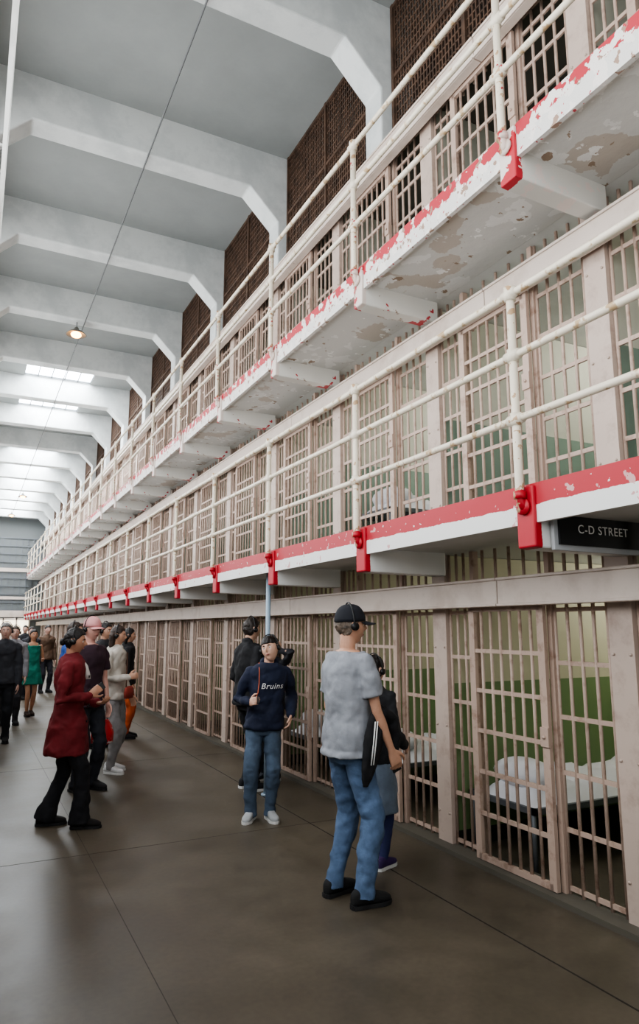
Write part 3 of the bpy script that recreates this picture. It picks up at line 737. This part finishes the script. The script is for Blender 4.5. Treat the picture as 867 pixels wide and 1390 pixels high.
t.obj('coat_buttons',[m_black],parent=red['root'])
t=MB(); t.loft([[V((a*math.cos(q)*Hh,yy*Hh+.02*Hh*math.sin(q),zz*Hh)) for q in [2*math.pi*j/12 for j in range(12)]] for zz,a,yy in ((.85,.03,.022),(.80,.022,.06),(.76,.012,.073),(.73,.004,.078))])
t.obj('blouse',[fab((225,220,215))],parent=red['root'])
wj=person((1.59,8.56),125,1.69,'woman in off-white jacket and light grey trousers',skin=(205,160,135),hair=(60,40,30),hairstyle='long',top='jacket',topc=(206,200,190),
  botc=(140,138,138),shoe=(222,222,222),sole=m_sole,feet=[(.06,.03,10),(-.05,-.02,-6)],
  hands=[((.05,.13,.64),(.3,-1,-.3),(-.5,.8,.2),(-1,0,0),.9),((-.13,.07,.50),DN,None,(1,0,0),.5)],head=(-15,-4,0),wfac=.94,vx=.010,hem=.044)
def shoulder_bag(info,col,label,side=1):
    H=info['H']; t=MB(); sx=side
    r=O('handbag',None,label=label,cat='bag'); r.matrix_world=info['mat']
    cx,cy,cz=sx*.05*H,.135*H,.54*H
    rg=[]
    for zz,a,b in ((-.07,.05,.02),(-.065,.10,.035),(0,.11,.04),(.05,.095,.03),(.07,.07,.012)):
        rg.append([V((cx+a*math.cos(q),cy+b*math.sin(q),cz+zz)) for q in [2*math.pi*j/20 for j in range(20)]])
    t.loft(rg); t.obj('pouch',[fab(col)],parent=r)
    t=MB(); t.pipe([V((cx+.08,cy,cz+.06)),V((0.02*H,.10*H,.70*H)),V((-sx*.05*H,.07*H,.80*H)),V((-sx*.065*H,.0,.85*H)),V((-sx*.05*H,-.07*H,.80*H))],.008,8); t.obj('strap',[fab((90,60,45))],parent=r)
shoulder_bag(wj,(150,60,50),'small patterned shoulder bag worn across a white jacket')
person((1.17,7.75),150,1.77,'older person in pink cap and dark shirt among visitors',skin=(215,165,150),hair=(200,195,190),top='tshirt',topc=(60,40,52),botc=(40,42,50),shoe=(35,35,38),cap=(222,160,160),vx=.011,hem=.05)
person((1.20,9.4),110,1.74,'visitor in bright blue jacket facing the cells',skin=(205,160,140),hair=(60,44,36),top='jacket',topc=(44,84,160),botc=(40,44,60),vx=.012,hem=.05)
person((1.75,10.3),140,1.74,'visitor in black jacket with dark hair',skin=(200,155,130),hair=(30,24,22),top='jacket',topc=(34,34,38),botc=(36,38,46),vx=.012,hem=.05)
person((2.22,11.0),100,1.66,'woman in black top and orange trousers by the cell bars',skin=(200,155,130),hair=(30,24,22),hairstyle='long',top='jacket',topc=(28,26,30),botc=(196,88,44),vx=.012,hem=.05,wfac=.93)
person((1.14,14.6),170,1.64,'woman in green patterned sleeveless dress with bare legs',skin=(196,146,118),hair=(36,26,22),hairstyle='long',top='dress',topc=(30,130,112),bot=None,shoe=(60,44,36),feet=[(.035,.05,0),(-.035,-.04,0)],vx=.012,wfac=.92,headset=False,
  hands=[((.12,.05,.50),DN,None,(-1,0,0),.5),((-.10,.10,.64),DN,None,(1,0,0),.5)])
person((.50,11.3),185,1.74,'grey-haired man in dark grey jacket strolling along',skin=(205,165,150),hair=(150,148,145),top='jacket',topc=(52,54,60),botc=(34,36,42),vx=.012,hem=.05,feet=[(.05,.06,4),(-.05,-.06,-4)])
person((.74,13.4),180,1.70,'visitor in pale grey jacket standing in the corridor',skin=(205,165,150),hair=(90,80,70),top='jacket',topc=(140,140,145),botc=(50,50,56),vx=.012,hem=.05)
for (x,y,a,hh,tc,bc,lb) in ((1.35,18.0,170,1.70,(40,40,46),(40,40,50),'visitor in dark clothes standing down the corridor'),(1.85,19.5,160,1.74,(96,74,58),(40,40,50),'visitor in brown jacket standing down the corridor'),
   (1.02,20.0,185,1.68,(150,140,130),(50,54,70),'visitor in beige jacket walking down the corridor'),(2.1,14.2,95,1.72,(48,52,70),(40,42,50),'visitor in dark blue jacket near the cell bars'),
   (1.55,23.0,180,1.75,(36,36,40),(44,44,52),'visitor in black jacket walking down the corridor'),(2.3,17.0,100,1.66,(120,44,48),(40,40,50),'visitor in dark red top near the cell bars')):
    person((x,y),a,hh,lb,skin=(205,165,150),hair=(44,36,30),top='jacket',topc=tc,botc=bc,vx=.015,hem=.05,detail=False,headset=False)
bg=O('shopping_bag',None,(1.37,7.87,-.2),label='red and white plastic bag hanging from a visitor\'s hand',cat='bag')
t=MB(); rg=[]
for z,a,b in ((.62,.07,.03),(.64,.11,.05),(.74,.115,.055),(.82,.09,.04),(.88,.05,.02)):
    rg.append([V((a*math.cos(q)*(1+.08*math.sin(5*q)),b*math.sin(q),z)) for q in [2*math.pi*j/24 for j in range(24)]])
t.loft(rg); t.obj('sack',[M('bag_red',(196,40,46),.4,col2=(236,232,230),scale=9,lo=.55,hi=.58)],parent=bg)
t=MB(); t.pipe([V((-.03,0,.87)),V((-.02,0,.95)),V((.02,0,.95)),V((.03,0,.87))],.006,6); t.obj('handle',[m_white],parent=bg)
# ---------------------------------------------------------------- world & camera
w=bpy.data.worlds.new('World'); bpy.context.scene.world=w; w.use_nodes=True
w.node_tree.nodes['Background'].inputs[0].default_value=(.93,.97,1,1); w.node_tree.nodes['Background'].inputs[1].default_value=1.5
try:
    bpy.context.scene.view_settings.look='AgX - Medium High Contrast'
except Exception: pass
cd=bpy.data.cameras.new('Camera'); cam=bpy.data.objects.new('Camera',cd); COL.objects.link(cam)
cd.sensor_fit='VERTICAL'; cd.sensor_height=36; cd.sensor_width=24; cd.lens=24.0; cd.clip_start=.02; cd.clip_end=200
th=math.radians(26.85); ph=math.radians(9.67)
cam.location=(0,0,EYE)
f=V((math.sin(th)*math.cos(ph),math.cos(th)*math.cos(ph),math.sin(ph)))
cam.rotation_euler=f.to_track_quat('-Z','Y').to_euler()
bpy.context.scene.camera=cam
